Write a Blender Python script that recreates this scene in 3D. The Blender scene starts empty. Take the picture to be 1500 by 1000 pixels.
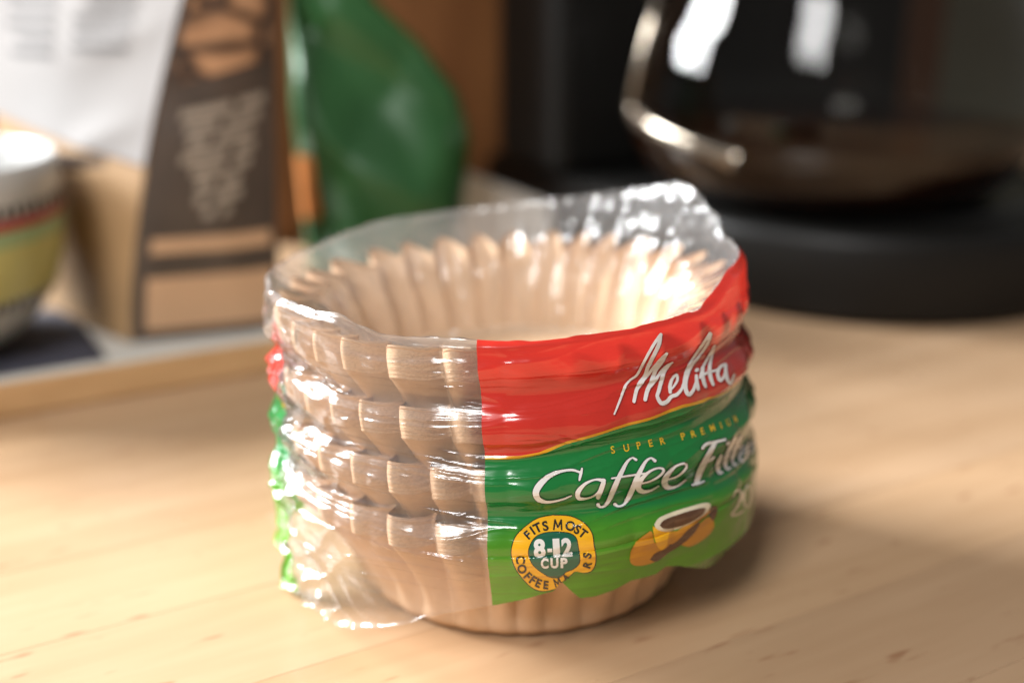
import bpy, math, random
import numpy as np
from mathutils import Vector
from mathutils.bvhtree import BVHTree

random.seed(7)
RNG = np.random.default_rng(11)
S = 0.001                                   # geometry is written in millimetres
scene = bpy.context.scene
COL = scene.collection
rad = math.radians

# ------------------------------------------------------------------ camera, world, lamps, exposure
CAM = np.array([-1.5, -303.0, 167.0]); PITCH = rad(18.5); FPX = 1700.0      # focal length in pixels of a 1500 px wide frame
cam = bpy.data.cameras.new("camera")
cam.sensor_width = 36.0
cam.lens = FPX / 1500.0 * 36.0
cam.clip_start = 0.01
cam.clip_end = 20.0
cam.dof.use_dof = True
cam.dof.focus_distance = 0.262
cam.dof.aperture_fstop = 4.3
cam.dof.aperture_blades = 9
camo = bpy.data.objects.new("camera", cam)
camo.location = CAM * S
camo.rotation_euler = (rad(90) - PITCH, 0, 0)
COL.objects.link(camo)
scene.camera = camo

world = bpy.data.worlds.new("World")
scene.world = world
world.use_nodes = True
world.node_tree.nodes["Background"].inputs[0].default_value = (1.0, 0.97, 0.94, 1)
world.node_tree.nodes["Background"].inputs[1].default_value = 0.20


def area_lamp(name, loc, target, sx, sy, power, color):
    l = bpy.data.lights.new(name, 'AREA')
    l.shape = 'RECTANGLE'
    l.size = sx
    l.size_y = sy
    l.energy = power
    l.color = color
    o = bpy.data.objects.new(name, l)
    o.location = loc
    o.rotation_euler = (Vector(target) - Vector(loc)).to_track_quat('-Z', 'Y').to_euler()
    COL.objects.link(o)
    return o


area_lamp("window_light", (-2.50, 0.85, 1.35), (0.0, 0.0, 0.03), 1.25, 1.05, 385.0, (0.965, 0.985, 1.0))
area_lamp("side_window_light", (-0.42, -0.85, 0.98), (0.02, 0.0, 0.05), 0.42, 0.50, 18.0, (1.0, 0.99, 0.98))

scene.view_settings.view_transform = 'Standard'
scene.view_settings.look = 'None'
scene.view_settings.exposure = 0.0
scene.view_settings.gamma = 1.0
scene.view_settings.use_curve_mapping = False
cy = scene.cycles
cy.use_denoising = True
cy.max_bounces = 10
cy.transparent_max_bounces = 24
cy.transmission_bounces = 8
cy.sample_clamp_indirect = 6.0
cy.caustics_reflective = False
cy.caustics_refractive = False


# ------------------------------------------------------------------ helpers
def new_mat(name):
    m = bpy.data.materials.new(name)
    m.use_nodes = True
    nt = m.node_tree
    nt.nodes.clear()
    out = nt.nodes.new('ShaderNodeOutputMaterial')
    return m, nt, out


def N(nt, typ, **kw):
    n = nt.nodes.new(typ)
    for k, v in kw.items():
        if k.startswith('i_'):
            key = k[2:]
            key = int(key) if key.isdigit() else key.replace('_', ' ')
            n.inputs[key].default_value = v
        else:
            setattr(n, k, v)
    return n


def ramp(nt, fac, stops):
    r = nt.nodes.new('ShaderNodeValToRGB')
    el = r.color_ramp.elements
    while len(el) < len(stops):
        el.new(0.5)
    for e, (p, c) in zip(el, stops):
        e.position = p
        e.color = (c[0], c[1], c[2], 1) if len(c) == 3 else c
    nt.links.new(fac, r.inputs[0])
    return r.outputs[0]


def mixc(nt, fac, a, b, mode='MIX'):
    n = nt.nodes.new('ShaderNodeMix')
    n.data_type = 'RGBA'
    n.blend_type = mode
    for sock, v in ((n.inputs[0], fac), (n.inputs[6], a), (n.inputs[7], b)):
        if isinstance(v, bpy.types.NodeSocket):
            nt.links.new(v, sock)
        elif isinstance(v, (int, float)):
            sock.default_value = v
        else:
            sock.default_value = (v[0], v[1], v[2], 1)
    return n.outputs[2]


def math_n(nt, op, a, b=None, clamp=False):
    n = nt.nodes.new('ShaderNodeMath')
    n.operation = op
    n.use_clamp = clamp
    for i, v in enumerate((a, b)):
        if v is None:
            continue
        if isinstance(v, bpy.types.NodeSocket):
            nt.links.new(v, n.inputs[i])
        else:
            n.inputs[i].default_value = v
    return n.outputs[0]


def coords(nt, scale=(1, 1, 1), kind='Object', rot=(0, 0, 0), offset_random=False):
    tc = nt.nodes.new('ShaderNodeTexCoord')
    mp = nt.nodes.new('ShaderNodeMapping')
    mp.inputs['Scale'].default_value = scale
    mp.inputs['Rotation'].default_value = rot
    nt.links.new(tc.outputs[kind], mp.inputs[0])
    if offset_random:
        oi = nt.nodes.new('ShaderNodeObjectInfo')
        mul = nt.nodes.new('ShaderNodeVectorMath')
        mul.operation = 'SCALE'
        mul.inputs[0].default_value = (37.0, 91.0, 53.0)
        nt.links.new(oi.outputs['Random'], mul.inputs['Scale'])
        nt.links.new(mul.outputs[0], mp.inputs['Location'])
    return mp.outputs[0]


def noise(nt, vec, scale, detail=4, rough=0.55):
    n = N(nt, 'ShaderNodeTexNoise')
    n.inputs['Scale'].default_value = scale
    n.inputs['Detail'].default_value = detail
    n.inputs['Roughness'].default_value = rough
    nt.links.new(vec, n.inputs['Vector'])
    return n.outputs['Fac']


def schlick(nt, k, top, normal=None):
    lw = N(nt, 'ShaderNodeLayerWeight', i_Blend=0.5)
    if normal is not None:
        nt.links.new(normal, lw.inputs['Normal'])
    f5 = math_n(nt, 'POWER', lw.outputs['Facing'], 5.0)
    f = math_n(nt, 'ADD', math_n(nt, 'MULTIPLY', f5, 0.96 * k), 0.04 * k)
    return math_n(nt, 'MINIMUM', f, top)


def bump(nt, height, strength, dist):
    b = N(nt, 'ShaderNodeBump')
    b.inputs['Strength'].default_value = strength
    b.inputs['Distance'].default_value = dist
    nt.links.new(height, b.inputs['Height'])
    return b.outputs[0]


def principled(nt, out, color, rough=0.5, metal=0.0, spec=0.5, normal=None, coat=0.0, coat_rough=0.1):
    p = N(nt, 'ShaderNodeBsdfPrincipled')
    if isinstance(color, bpy.types.NodeSocket):
        nt.links.new(color, p.inputs['Base Color'])
    else:
        p.inputs['Base Color'].default_value = (*color, 1)
    if isinstance(rough, bpy.types.NodeSocket):
        nt.links.new(rough, p.inputs['Roughness'])
    else:
        p.inputs['Roughness'].default_value = rough
    p.inputs['Metallic'].default_value = metal
    p.inputs['Specular IOR Level'].default_value = spec
    p.inputs['Coat Weight'].default_value = coat
    p.inputs['Coat Roughness'].default_value = coat_rough
    if normal is not None:
        nt.links.new(normal, p.inputs['Normal'])
    if out is not None:
        nt.links.new(p.outputs[0], out.inputs[0])
    return p


def plain(name, color, rough=0.5, metal=0.0, spec=0.5, vary=0.12, scale=60.0, bmp=0.0, coat=0.0):
    """procedural material: base colour with mottling and a little relief"""
    m, nt, out = new_mat(name)
    v = coords(nt)
    f = noise(nt, v, scale, 5)
    c = mixc(nt, f, [x * (1 - vary) for x in color], [min(1, x * (1 + vary)) for x in color])
    nrm = bump(nt, noise(nt, v, scale * 6, 3), bmp, 0.0004) if bmp else None
    principled(nt, out, c, rough, metal, spec, nrm, coat)
    return m


ROOT_LOC = {}


def mk(name, verts, faces, mat, parent=None, smooth=True):
    """one mesh object; verts are world millimetres"""
    v = np.asarray(verts, dtype=np.float64) * S
    if parent is not None:
        v = v - np.array(ROOT_LOC.get(parent.name, (0, 0, 0)))
    me = bpy.data.meshes.new(name)
    if isinstance(faces, np.ndarray):
        k = faces.shape[1]
        me.vertices.add(len(v))
        me.vertices.foreach_set('co', v.astype(np.float32).ravel())
        me.loops.add(faces.size)
        me.loops.foreach_set('vertex_index', faces.astype(np.int32).ravel())
        me.polygons.add(len(faces))
        me.polygons.foreach_set('loop_start', np.arange(0, faces.size, k, dtype=np.int32))
        me.polygons.foreach_set('loop_total', np.full(len(faces), k, dtype=np.int32))
        me.update(calc_edges=True)
    else:
        me.from_pydata([tuple(p) for p in v], [], [tuple(f) for f in faces])
    me.validate()
    me.polygons.foreach_set('use_smooth', [smooth] * len(me.polygons))
    if mat is not None:
        me.materials.append(mat)
    o = bpy.data.objects.new(name, me)
    COL.objects.link(o)
    if parent is not None:
        o.parent = parent
        # keep nested parents in the same root space
        ROOT_LOC[o.name] = ROOT_LOC.get(parent.name, (0, 0, 0))
    return o


def thing(name, loc, label, cat, group=None):
    o = bpy.data.objects.new(name, None)
    o.empty_display_size = 0.01
    o.location = np.array(loc) * S
    COL.objects.link(o)
    ROOT_LOC[o.name] = tuple(np.array(loc) * S)
    o['label'] = label
    o['category'] = cat
    if group:
        o['group'] = group
    return o


def grid_faces(nr, nc, wrap=False):
    r = np.arange(nr - 1)[:, None]
    c = np.arange(nc if wrap else nc - 1)[None, :]
    c2 = (c + 1) % nc
    a = r * nc + c
    b = r * nc + c2
    d = (r + 1) * nc + c
    e = (r + 1) * nc + c2
    return np.stack([a, b, e, d], -1).reshape(-1, 4)


def lathe(name, prof, center, mat, parent, seg=96, smooth=True):
    p = np.array(prof, float)
    a = np.linspace(0, 2 * math.pi, seg, endpoint=False)
    x = center[0] + p[:, 0][:, None] * np.cos(a)[None]
    y = center[1] + p[:, 0][:, None] * np.sin(a)[None]
    z = center[2] + np.repeat(p[:, 1][:, None], seg, 1)
    v = np.stack([x, y, z], -1).reshape(-1, 3)
    return mk(name, v, grid_faces(len(p), seg, True), mat, parent, smooth)


def bevel(o, w, seg=2):
    m = o.modifiers.new("bevel", 'BEVEL')
    m.width = w * S
    m.segments = seg
    m.limit_method = 'ANGLE'
    m.angle_limit = rad(40)
    return o


def box_verts(c, half, ang=0.0):
    ca, sa = math.cos(ang), math.sin(ang)
    vs = []
    for sz in (-1, 1):
        for sx, sy in ((-1, -1), (1, -1), (1, 1), (-1, 1)):
            x, y = sx * half[0], sy * half[1]
            vs.append((c[0] + ca * x - sa * y, c[1] + sa * x + ca * y, c[2] + sz * half[2]))
    return vs


BOX_F = [(0, 3, 2, 1), (4, 5, 6, 7), (0, 1, 5, 4), (1, 2, 6, 5), (2, 3, 7, 6), (3, 0, 4, 7)]


def box(name, c, half, mat, parent=None, ang=0.0, bev=0.6):
    o = mk(name, box_verts(c, half, ang), BOX_F, mat, parent, smooth=False)
    if bev:
        bevel(o, bev)
    return o


_TAB = RNG.random((16, 256, 256))


def vnoise(x, y, seed=0, perx=None):
    xi = np.floor(x).astype(int)
    yi = np.floor(y).astype(int)
    fx, fy = x - xi, y - yi
    fx = fx * fx * fx * (fx * (fx * 6 - 15) + 10)
    fy = fy * fy * fy * (fy * (fy * 6 - 15) + 10)
    m = perx if perx else 256
    T = _TAB[seed % 16]
    x0, x1 = xi % m, (xi + 1) % m
    x0, x1 = x0 % 256, x1 % 256
    y0, y1 = yi % 256, (yi + 1) % 256
    return (T[x0, y0] * (1 - fx) + T[x1, y0] * fx) * (1 - fy) + (T[x0, y1] * (1 - fx) + T[x1, y1] * fx) * fy


def ridged(x, y, seed=0, perx=None):
    return 1 - np.abs(2 * vnoise(x, y, seed, perx) - 1)


def sstep(a, b, x):
    t = np.clip((x - a) / (b - a), 0, 1)
    return t * t * (3 - 2 * t)


# ------------------------------------------------------------------ the setting: counter and walls
GA = rad(30)                                # the counter runs 30 degrees across the view
E1 = np.array([math.cos(GA), math.sin(GA)])
E2 = np.array([-math.sin(GA), math.cos(GA)])


def P(e, n, z=0.0):
    return np.array([E1[0] * e + E2[0] * n, E1[1] * e + E2[1] * n, z])


m, nt, out = new_mat("beech_wood")
v = coords(nt, (1, 1, 1), 'Object', offset_random=True)
st = coords(nt, (0.09, 1, 1), 'Object', offset_random=True)
oi = N(nt, 'ShaderNodeObjectInfo')
big = noise(nt, st, 55, 4, 0.6)
fine = noise(nt, coords(nt, (0.05, 1, 1), 'Object', offset_random=True), 420, 5, 0.65)
c = ramp(nt, big, [(0.30, (0.42, 0.268, 0.155)), (0.50, (0.47, 0.310, 0.186)), (0.72, (0.52, 0.352, 0.220))])
c = mixc(nt, math_n(nt, 'MULTIPLY', fine, 0.14), c, (0.36, 0.19, 0.085))
tint = ramp(nt, oi.outputs['Random'], [(0.0, (0.90, 0.88, 0.86)), (0.5, (1, 1, 1)), (1.0, (1.0, 0.97, 0.92))])
c = mixc(nt, 1.0, c, tint, 'MULTIPLY')
# short dark medullary flecks and a few longer brown streaks
fl = noise(nt, coords(nt, (0.22, 1, 1), 'Object', offset_random=True), 230, 2, 0.5)
c = mixc(nt, ramp(nt, fl, [(0.655, (0, 0, 0)), (0.74, (0.6, 0.6, 0.6))]), c, (0.24, 0.10, 0.045))
sk = noise(nt, coords(nt, (0.13, 1, 1), 'Object', offset_random=True), 75, 3, 0.6)
c = mixc(nt, ramp(nt, sk, [(0.69, (0, 0, 0)), (0.80, (0.45, 0.45, 0.45))]), c, (0.30, 0.14, 0.06))
rg = ramp(nt, noise(nt, v, 40, 4), [(0.3, (0.27, 0.27, 0.27)), (0.7, (0.40, 0.40, 0.40))])
principled(nt, out, c, rg, 0, 0.45, bump(nt, fine, 0.12, 0.0003))
M_WOOD = m

M_UNDER = plain("counter_core", (0.16, 0.09, 0.045), 0.8)
counter = mk("counter_top", [tuple(P(-900, -420, -30)), tuple(P(1500, -420, -30)), tuple(P(1500, 400, -30)), tuple(P(-900, 400, -30)),
                             tuple(P(-900, -420, -1.2)), tuple(P(1500, -420, -1.2)), tuple(P(1500, 400, -1.2)), tuple(P(-900, 400, -1.2))],
             BOX_F, M_UNDER, None, False)
counter['kind'] = 'structure'
SW = 43.0
stave_meshes = {}
row = 0
n0 = -410.0
while n0 < 398:
    e = -760.0 - random.uniform(0, 300)
    while e < 1300:
        L = random.choice((300.0, 380.0, 460.0))
        key = L
        a, b = P(e + L / 2, n0 + SW / 2), None
        # only the staves the frame can show
        if -650 < e + L and e < 1150:
            if key not in stave_meshes:
                hv = np.array(box_verts((0, 0, -5), (L / 2 - 0.05, SW / 2 - 0.05, 5))) * S
                me = bpy.data.meshes.new("stave")
                me.from_pydata([tuple(q) for q in hv], [], BOX_F)
                me.materials.append(M_WOOD)
                stave_meshes[key] = me
            o = bpy.data.objects.new("stave", stave_meshes[key])
            o.location = (a[0] * S, a[1] * S, -random.uniform(0, 0.00004))
            o.rotation_euler = (0, 0, GA)
            COL.objects.link(o)
            o.parent = counter
            mb = o.modifiers.new("bevel", 'BEVEL')
            mb.width = 0.00010
            mb.segments = 1
        e += L
    n0 += SW
    row += 1

m, nt, out = new_mat("brown_wood_panel")
v = coords(nt, (1, 1, 0.12))
g = noise(nt, v, 45, 5, 0.6)
c = ramp(nt, g, [(0.3, (0.15, 0.058, 0.021)), (0.7, (0.25, 0.105, 0.038))])
principled(nt, out, c, 0.45, 0, 0.4)
M_PANEL = m
M_PLASTER = plain("grey_green_plaster", (0.22, 0.23, 0.19), 0.8, bmp=0.1)


def slab(name, e0, e1, n0, n1, z0, z1, mat):
    vs = [tuple(P(a, b, z)) for z in (z0, z1) for a, b in ((e0, n0), (e1, n0), (e1, n1), (e0, n1))]
    return mk(name, vs, BOX_F, mat, None, False)


wl = slab("wall_panel", 60, 633, 402, 420, -30, 620, M_PANEL)
wl['kind'] = 'structure'
wr = slab("wall", 633.2, 1500, 403, 420, -30, 620, M_PLASTER)
wr['kind'] = 'structure'

# ------------------------------------------------------------------ the filter pack: shared shape functions
NF = 32                                      # pleats round the rim
HB, BAND, RISE = 41.0, 7.6, 13.9             # bundle height, band of paper edges, stacking step
ZW = HB - BAND
TX, TY = math.sin(rad(2.6)), math.sin(rad(1.2))


def warp(x, y, z):
    k = np.clip(z / 84.0, 0, 1.25)
    return x - 0.8 * z * k * TX, y + 0.8 * z * k * TY, z + k * (x * TX - y * TY)


def unwarp(x, y, z):
    X, Y, Z = x, y, z
    for _ in range(4):
        wx, wy, wz = warp(X, Y, Z)
        X, Y, Z = X + x - wx, Y + y - wy, Z + z - wz
    return X, Y, Z


def pleat(phase):
    """broad rounded lobes with narrow creases between, -1..1"""
    s = np.sqrt(np.sin(np.pi * phase) ** 2 + 0.012)
    return -1 + 2 * ((s - 0.1095) / (1.006 - 0.1095)) ** 0.95


def wall_r(z):
    """mean radius of one filter at height z above its own base"""
    zz = np.clip(z, 0, 60)
    return np.where(zz < 5, 41 + 5 * np.sqrt(np.clip(1 - (1 - zz / 5) ** 2, 0, 1)), 46 + 11.3 * (np.clip(zz - 5, 0, 60) / (ZW - 5)) ** 1.55)


def wall_a(z):
    return 0.15 + 4.75 * np.clip(z / ZW, 0, 1.1) ** 1.25


def pleat_phase(az, k):
    """az in radians; small irregular warps per bundle"""
    w = 0.15 * np.sin(3 * az + 1.3 * k) + 0.08 * np.sin(7 * az + 2.1 * k) + 0.07 * np.sin(11 * az + 0.7 * k)
    return NF * az / (2 * np.pi) + w + 0.13 * k * (-1) ** k


def az_xy(az, r):
    return r * np.sin(az), -r * np.cos(az)   # az 0 faces the camera, positive to the right


def kraft(name, c0, c1, edge=False):
    m, nt, out = new_mat(name)
    v = coords(nt)
    f1 = noise(nt, v, 90, 5, 0.6)
    f2 = noise(nt, v, 900, 4, 0.7)
    c = ramp(nt, f1, [(0.3, c0), (0.7, c1)])
    c = mixc(nt, math_n(nt, 'MULTIPLY', f2, 0.35), c, [x * 0.62 for x in c0])
    if edge:
        vs = coords(nt, (1, 1, 1.8))
        f3 = noise(nt, vs, 1300, 3, 0.75)
        c = mixc(nt, ramp(nt, f3, [(0.45, (0, 0, 0)), (0.66, (0.5, 0.5, 0.5))]), c, [x * 0.55 for x in c0])
        nrm = bump(nt, f3, 0.5, 0.0004)
    else:
        nrm = bump(nt, f2, 0.25, 0.0002)
    p = principled(nt, None, c, 0.85, 0, 0.15, nrm)
    tr = N(nt, 'ShaderNodeBsdfTranslucent')
    nt.links.new(c, tr.inputs[0])
    ms = N(nt, 'ShaderNodeMixShader', i_0=0.08)
    nt.links.new(p.outputs[0], ms.inputs[1])
    nt.links.new(tr.outputs[0], ms.inputs[2])
    nt.links.new(ms.outputs[0], out.inputs[0])
    return m


M_PAPER = kraft("kraft_paper", (0.63, 0.425, 0.265), (0.70, 0.485, 0.315))
M_EDGE = kraft("kraft_paper_edges", (0.57, 0.375, 0.235), (0.64, 0.43, 0.275), True)

NA = 32 * 22
AZ = np.linspace(-np.pi, np.pi, NA, endpoint=False)
BUNDLE_LABELS = [
    "lowest bundle of brown pleated paper coffee filters, standing on the wooden counter",
    "second bundle of brown pleated coffee filters, nested in the lowest bundle",
    "third bundle of brown pleated coffee filters, just under the topmost bundle",
    "topmost bundle of brown pleated coffee filters, its hollow cup open above",
]
for k in range(4):
    z0 = RISE * k + 0.2
    ph = pleat_phase(AZ, k)
    f = pleat(ph)
    lob = 1 + 0.13 * (vnoise(ph, ph * 0 + 3.3 * k, 2) - 0.5) * 2
    root = thing("coffee_filter_bundle", (0, 0, z0), BUNDLE_LABELS[k], "coffee filters", "bundles of coffee filters stacked in the bag")

    def surf(zs, rfun, dz=0.0, jit=None):
        rows = []
        for i, z in enumerate(zs):
            zc = np.full_like(AZ, z)
            r, a = rfun(z)
            t = np.clip(z / ZW, 0, 1)
            rr = r + (3 - k) * 0.75 * t + a * f * lob + 0.35 * np.sin(2 * AZ + k * 1.9) * t
            zz = zc - 2.6 * np.cos(np.pi * ph) ** 2 * lob * t ** 6
            if jit is not None:
                j = jit[i]
                rr = rr + j[0]
                zz = zz + j[1]
            x, y = az_xy(AZ, rr)
            x, y, zz = warp(x, y, zz + z0)
            rows.append(np.stack([x, y, zz], -1))
        return np.concatenate(rows)

    # outermost filter: base disc, rounded corner and pleated wall
    zs = np.concatenate([np.linspace(0, 5, 7), np.linspace(6.5, ZW, 22)])
    V = surf(zs, lambda z: (float(wall_r(z)), float(wall_a(z))))
    base_rows = []
    for rr in (2.0, 15.0, 30.0):
        x, y = az_xy(AZ, np.full_like(AZ, rr))
        x, y, zz = warp(x, y, np.full_like(AZ, z0 + 0.02))
        base_rows.append(np.stack([x, y, zz], -1))
    V = np.concatenate(base_rows + [V])
    mk("outer_wall", V, grid_faces(len(zs) + 3, NA, True), M_PAPER, root)
    # rim: the stacked cut edges of some fifty papers, every second one built
    nb = 23
    zb_, jit = [], []
    for i in range(nb):
        zc = ZW + BAND * i / (nb - 1)
        per = vnoise(ph * 0.5 + 17 * i, ph * 0 + i * 0.37, 3) - 0.5
        for d in (-0.045, 0.045):
            zb_.append(zc + 0.12 * (1 if d < 0 else -1) * (-1))
            jit.append((d + 0.07 * per + 0.02 * (RNG.random() - 0.5) - 1.3 * (i / (nb - 1)) ** 4, 0.16 * per))
    o = mk("paper_edges", surf(zb_, lambda z: (57.3 + 0.10 * (z - ZW), 4.9), jit=jit), grid_faces(len(zb_), NA, True), M_EDGE, root)
    o['kind'] = 'stuff'
    # innermost filter: pleated wall and floor of the hollow
    zi = np.concatenate([np.linspace(HB - 0.15, BAND + 7, 24), [BAND + 6.2]])
    V = surf(zi, lambda z: (float(wall_r(z - BAND)) + 0.3, float(wall_a(z - BAND)) * (0.62 + 0.38 * float(sstep(HB - 10, HB, z)))))
    rows = [V]
    for rr in (36.0, 2.0):
        x, y = az_xy(AZ, np.full_like(AZ, rr))
        x, y, zz = warp(x, y, np.full_like(AZ, z0 + RISE - 0.3))
        rows.append(np.stack([x, y, zz], -1))
    V = np.concatenate(rows)
    mk("inner_wall", V, grid_faces(len(zi) + 2, NA, True)[:, ::-1], M_PAPER, root)

# ------------------------------------------------------------------ the plastic bag
FX = np.array([1.0, 0, 0])
FF = np.array([0, math.cos(PITCH), -math.sin(PITCH)])
FU = np.array([0, math.sin(PITCH), math.cos(PITCH)])


def ray(px, py):
    d = FF + FX * (px - 750) / FPX - FU * (py - 500) / FPX
    return d / np.linalg.norm(d)


BANDZ = [RISE * k + ZW + BAND * 0.5 for k in range(4)]


def film_r(az, z):
    """smooth radius of the tensioned film (az degrees, z mm in the untilted pack)"""
    az = np.asarray(az, float)
    z = np.asarray(z, float)
    cosw = 0.5 - 0.5 * np.cos(2 * np.pi * (z - BANDZ[0]) / RISE)
    r = 64.2 + np.clip((BANDZ[3] - z) / RISE, 0, 3) * 0.95 - 2.7 * cosw * (z > BANDZ[0] - 2)
    low = np.clip(BANDZ[0] - z, 0, 60)
    taper = np.where(low > 0, 0.40 * np.clip(low - 3, 0, 60) ** 1.0, 0)
    rightw = sstep(25, 65, az) * (1 - sstep(120, 150, az))
    taper = taper * (1 - rightw) + rightw * 0.75 * np.clip(low - 15, 0, 60)
    # left of the print the film hangs as a loose skirt instead of following the paper
    loose = sstep(-110, -80, az) * (1 - sstep(-26, -6, az))
    taper = taper * (1 - 0.80 * loose)
    r = r - taper
    above = np.clip(z - 83.0, 0, 40)
    r = r - 0.10 * above
    return r


def hit(px, py, rfun, far=False):
    """first (or last) crossing of a pixel's ray with the pack surface -> az degrees, z"""
    d = ray(px, py)
    t = np.arange(170, 480, 0.2)
    p = CAM[None] + d[None] * t[:, None]
    x, y, z = unwarp(p[:, 0], p[:, 1], p[:, 2])
    az = np.degrees(np.arctan2(x, -y))
    rho = np.hypot(x, y) - rfun(az, z)
    ins = np.where(rho < 0)[0]
    i = (ins[-1] if far else ins[0]) if len(ins) else int(np.argmin(rho))
    return az[i], z[i]


def trace(pts, rfun, far=False):
    a = np.array([hit(x, y, rfun, far) for x, y in pts])
    return a[np.argsort(a[:, 0])]


def smooth_interp(azq, pts, extra, blur=0):
    p = np.concatenate([pts, np.array(extra, float)]) if len(extra) else pts
    p = p[np.argsort(p[:, 0])]
    a = np.concatenate([p[:, 0] - 360, p[:, 0], p[:, 0] + 360])
    zz = np.tile(p[:, 1], 3)
    r = np.interp(azq, a, zz)
    if blur:
        ker = np.hanning(blur * 2 + 1)
        ker /= ker.sum()
        r = np.convolve(np.concatenate([r[-blur:], r, r[:blur]]), ker, 'valid')
    return r


STEP = 0.4
NC = 900
AZD = -180 + STEP * np.arange(NC)
bottom_px = [(412, 815), (432, 850), (465, 885), (500, 910), (560, 914), (620, 905), (680, 893), (728, 885), (788, 871), (812, 864), (822, 851),
             (836, 864), (849, 875), (873, 872), (898, 864), (924, 850), (945, 845), (961, 840), (976, 829), (994, 828), (1026, 831), (1049, 828), (1071, 819)]
bt = trace(bottom_px, film_r)
ZBOT = smooth_interp(AZD, bt, [(-88, 12), (-110, 14), (-150, 18), (170, 20), (130, 18), (95, 14.5)], 2)
ZBOT = np.maximum(ZBOT, 1.2)
foldR = lambda az, z: np.full_like(np.asarray(z, float), 61.8)
front_px = [(500, 458), (560, 487), (640, 491), (717, 496), (800, 497), (885, 494), (897, 501), (940, 480), (1000, 470), (1030, 442), (1052, 412), (1064, 394)]
back_px = [(470, 360), (560, 325), (640, 312), (700, 305), (850, 288), (930, 276), (985, 267), (1008, 276), (1030, 310), (1048, 345)]
tf = trace(front_px, foldR)
tb = trace(back_px, lambda az, z: np.full_like(np.asarray(z, float), 60.5), True)
tb[:, 0] = np.where(tb[:, 0] < 0, tb[:, 0], tb[:, 0])
ZTOP = smooth_interp(AZD, np.concatenate([tf, tb]), [], 3)
ZTOP = np.clip(ZTOP, 84.6, 108)


def line_z(px, extra):
    return smooth_interp(AZD, trace(px, film_r), extra, 2)


ZL1 = line_z([(722, 666), (760, 666), (790, 661), (830, 646), (900, 625), (1000, 592), (1070, 568)], [(-94, 58), (-150, 58), (170, 58)])
ZL2 = line_z([(728, 772), (800, 764), (870, 752), (940, 744), (1003, 731), (1050, 719), (1085, 698)], [(-94, 38), (-150, 38), (170, 38)])

NO, NI = 300, 84
A2 = np.repeat(AZD[None], NO, 0)
T = np.linspace(0, 1, NO)[:, None]
Z2 = ZBOT[None] + (ZTOP - ZBOT)[None] * T
AR = np.radians(A2)
crumple = 0.04 + 0.9 * sstep(-120, -85, A2) * (1 - sstep(-62, -30, A2)) + 0.1 * sstep(95, 115, A2)
topm = sstep(9, 1.0, ZTOP[None] - Z2)
lowm = sstep(26, 12, Z2) * sstep(-110, -80, A2) * (1 - sstep(-26, -6, A2))
R2 = film_r(A2, Z2)
# the pleats press faintly through the film, strongest at the rims
phs = pleat_phase(AR, 1.0)
pm = 0.5 + 0.5 * np.cos(2 * np.pi * (Z2 - BANDZ[0]) / RISE)
R2 += 0.35 * (pleat(phs) - 0.3) * pm * (1 - lowm) * sstep(20, 34, Z2)
# tension wrinkles that run round the pack
U = (A2 + 180) / 360
wr_ = ridged(U * 15, Z2 / 3.4 + 2.6 * vnoise(U * 12, Z2 / 10, 1, 12), 4, 15) ** 2
wr2 = ridged(U * 11, Z2 / 1.6 + 4 * vnoise(U * 14, Z2 / 7, 5, 14), 6, 11) ** 3
gap = (0.3 + 0.7 * (1 - pm)) * (1 - 0.65 * sstep(38, 30, Z2))
inlab = sstep(-9, -4, A2) * (1 - sstep(92, 98, A2))
R2 += (0.95 * (wr_ - 0.35) * gap + (0.36 - 0.16 * inlab * (1 + 0.5 * sstep(10, 40, A2)) - 0.16 * inlab * sstep(38, 30, Z2)) * (wr2 - 0.2)) * (1 - 0.8 * lowm)
# sharp crumples
cr1 = ridged(U * 30 + 0.07 * Z2, Z2 / 11.0 + U * 12, 7, 256)
cr2 = ridged(U * 52 - 0.10 * Z2, Z2 / 8.0 - U * 18, 8, 256)
edge = np.minimum(1, np.minimum(U, 1 - U) * 12)          # fades the non-periodic terms at the back seam
cr3 = ridged(U * 110 + 0.25 * Z2, Z2 / 3.6 + U * 30, 12, 256)
R2 += crumple * edge * (1.9 * (cr1 - 0.6) + 1.0 * (cr2 - 0.6) + 0.3 * (cr3 - 0.6))
R2 += topm * edge * (1.0 - 0.6 * inlab) * (1.2 * (ridged(U * 48, Z2 / 7.0, 9, 48) - 0.6) + 0.6 * (cr2 - 0.5) + 0.7 * (cr3 - 0.6))
farm = sstep(93, 104, np.abs(A2 + 8)) * sstep(76, 84, Z2)
R2 += farm * (2.4 * (ridged(U * 70, Z2 / 22.0 + vnoise(U * 30, Z2 / 9, 3, 30), 2, 70) ** 2 - 0.4) + 0.6 * (ridged(U * 150, Z2 / 12.0, 6, 150) - 0.5))
# the loose skirt: broad vertical folds
R2 += lowm * edge * (3.2 * (ridged(U * 26 + 0.02 * Z2, Z2 / 30.0, 10, 256) - 0.62) + 1.8 * (cr1 - 0.6) + 1.1 * (cr2 - 0.6))
R2 += 0.04 * (vnoise(U * 300, Z2 / 1.2, 11, 300) - 0.5)
R2 += lowm * 1.2 * sstep(1.6, 0, Z2 - ZBOT[None]) ** 2
TOPIN = 1.7 * sstep(3.2, 0, ZTOP[None] - Z2) ** 2
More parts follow.
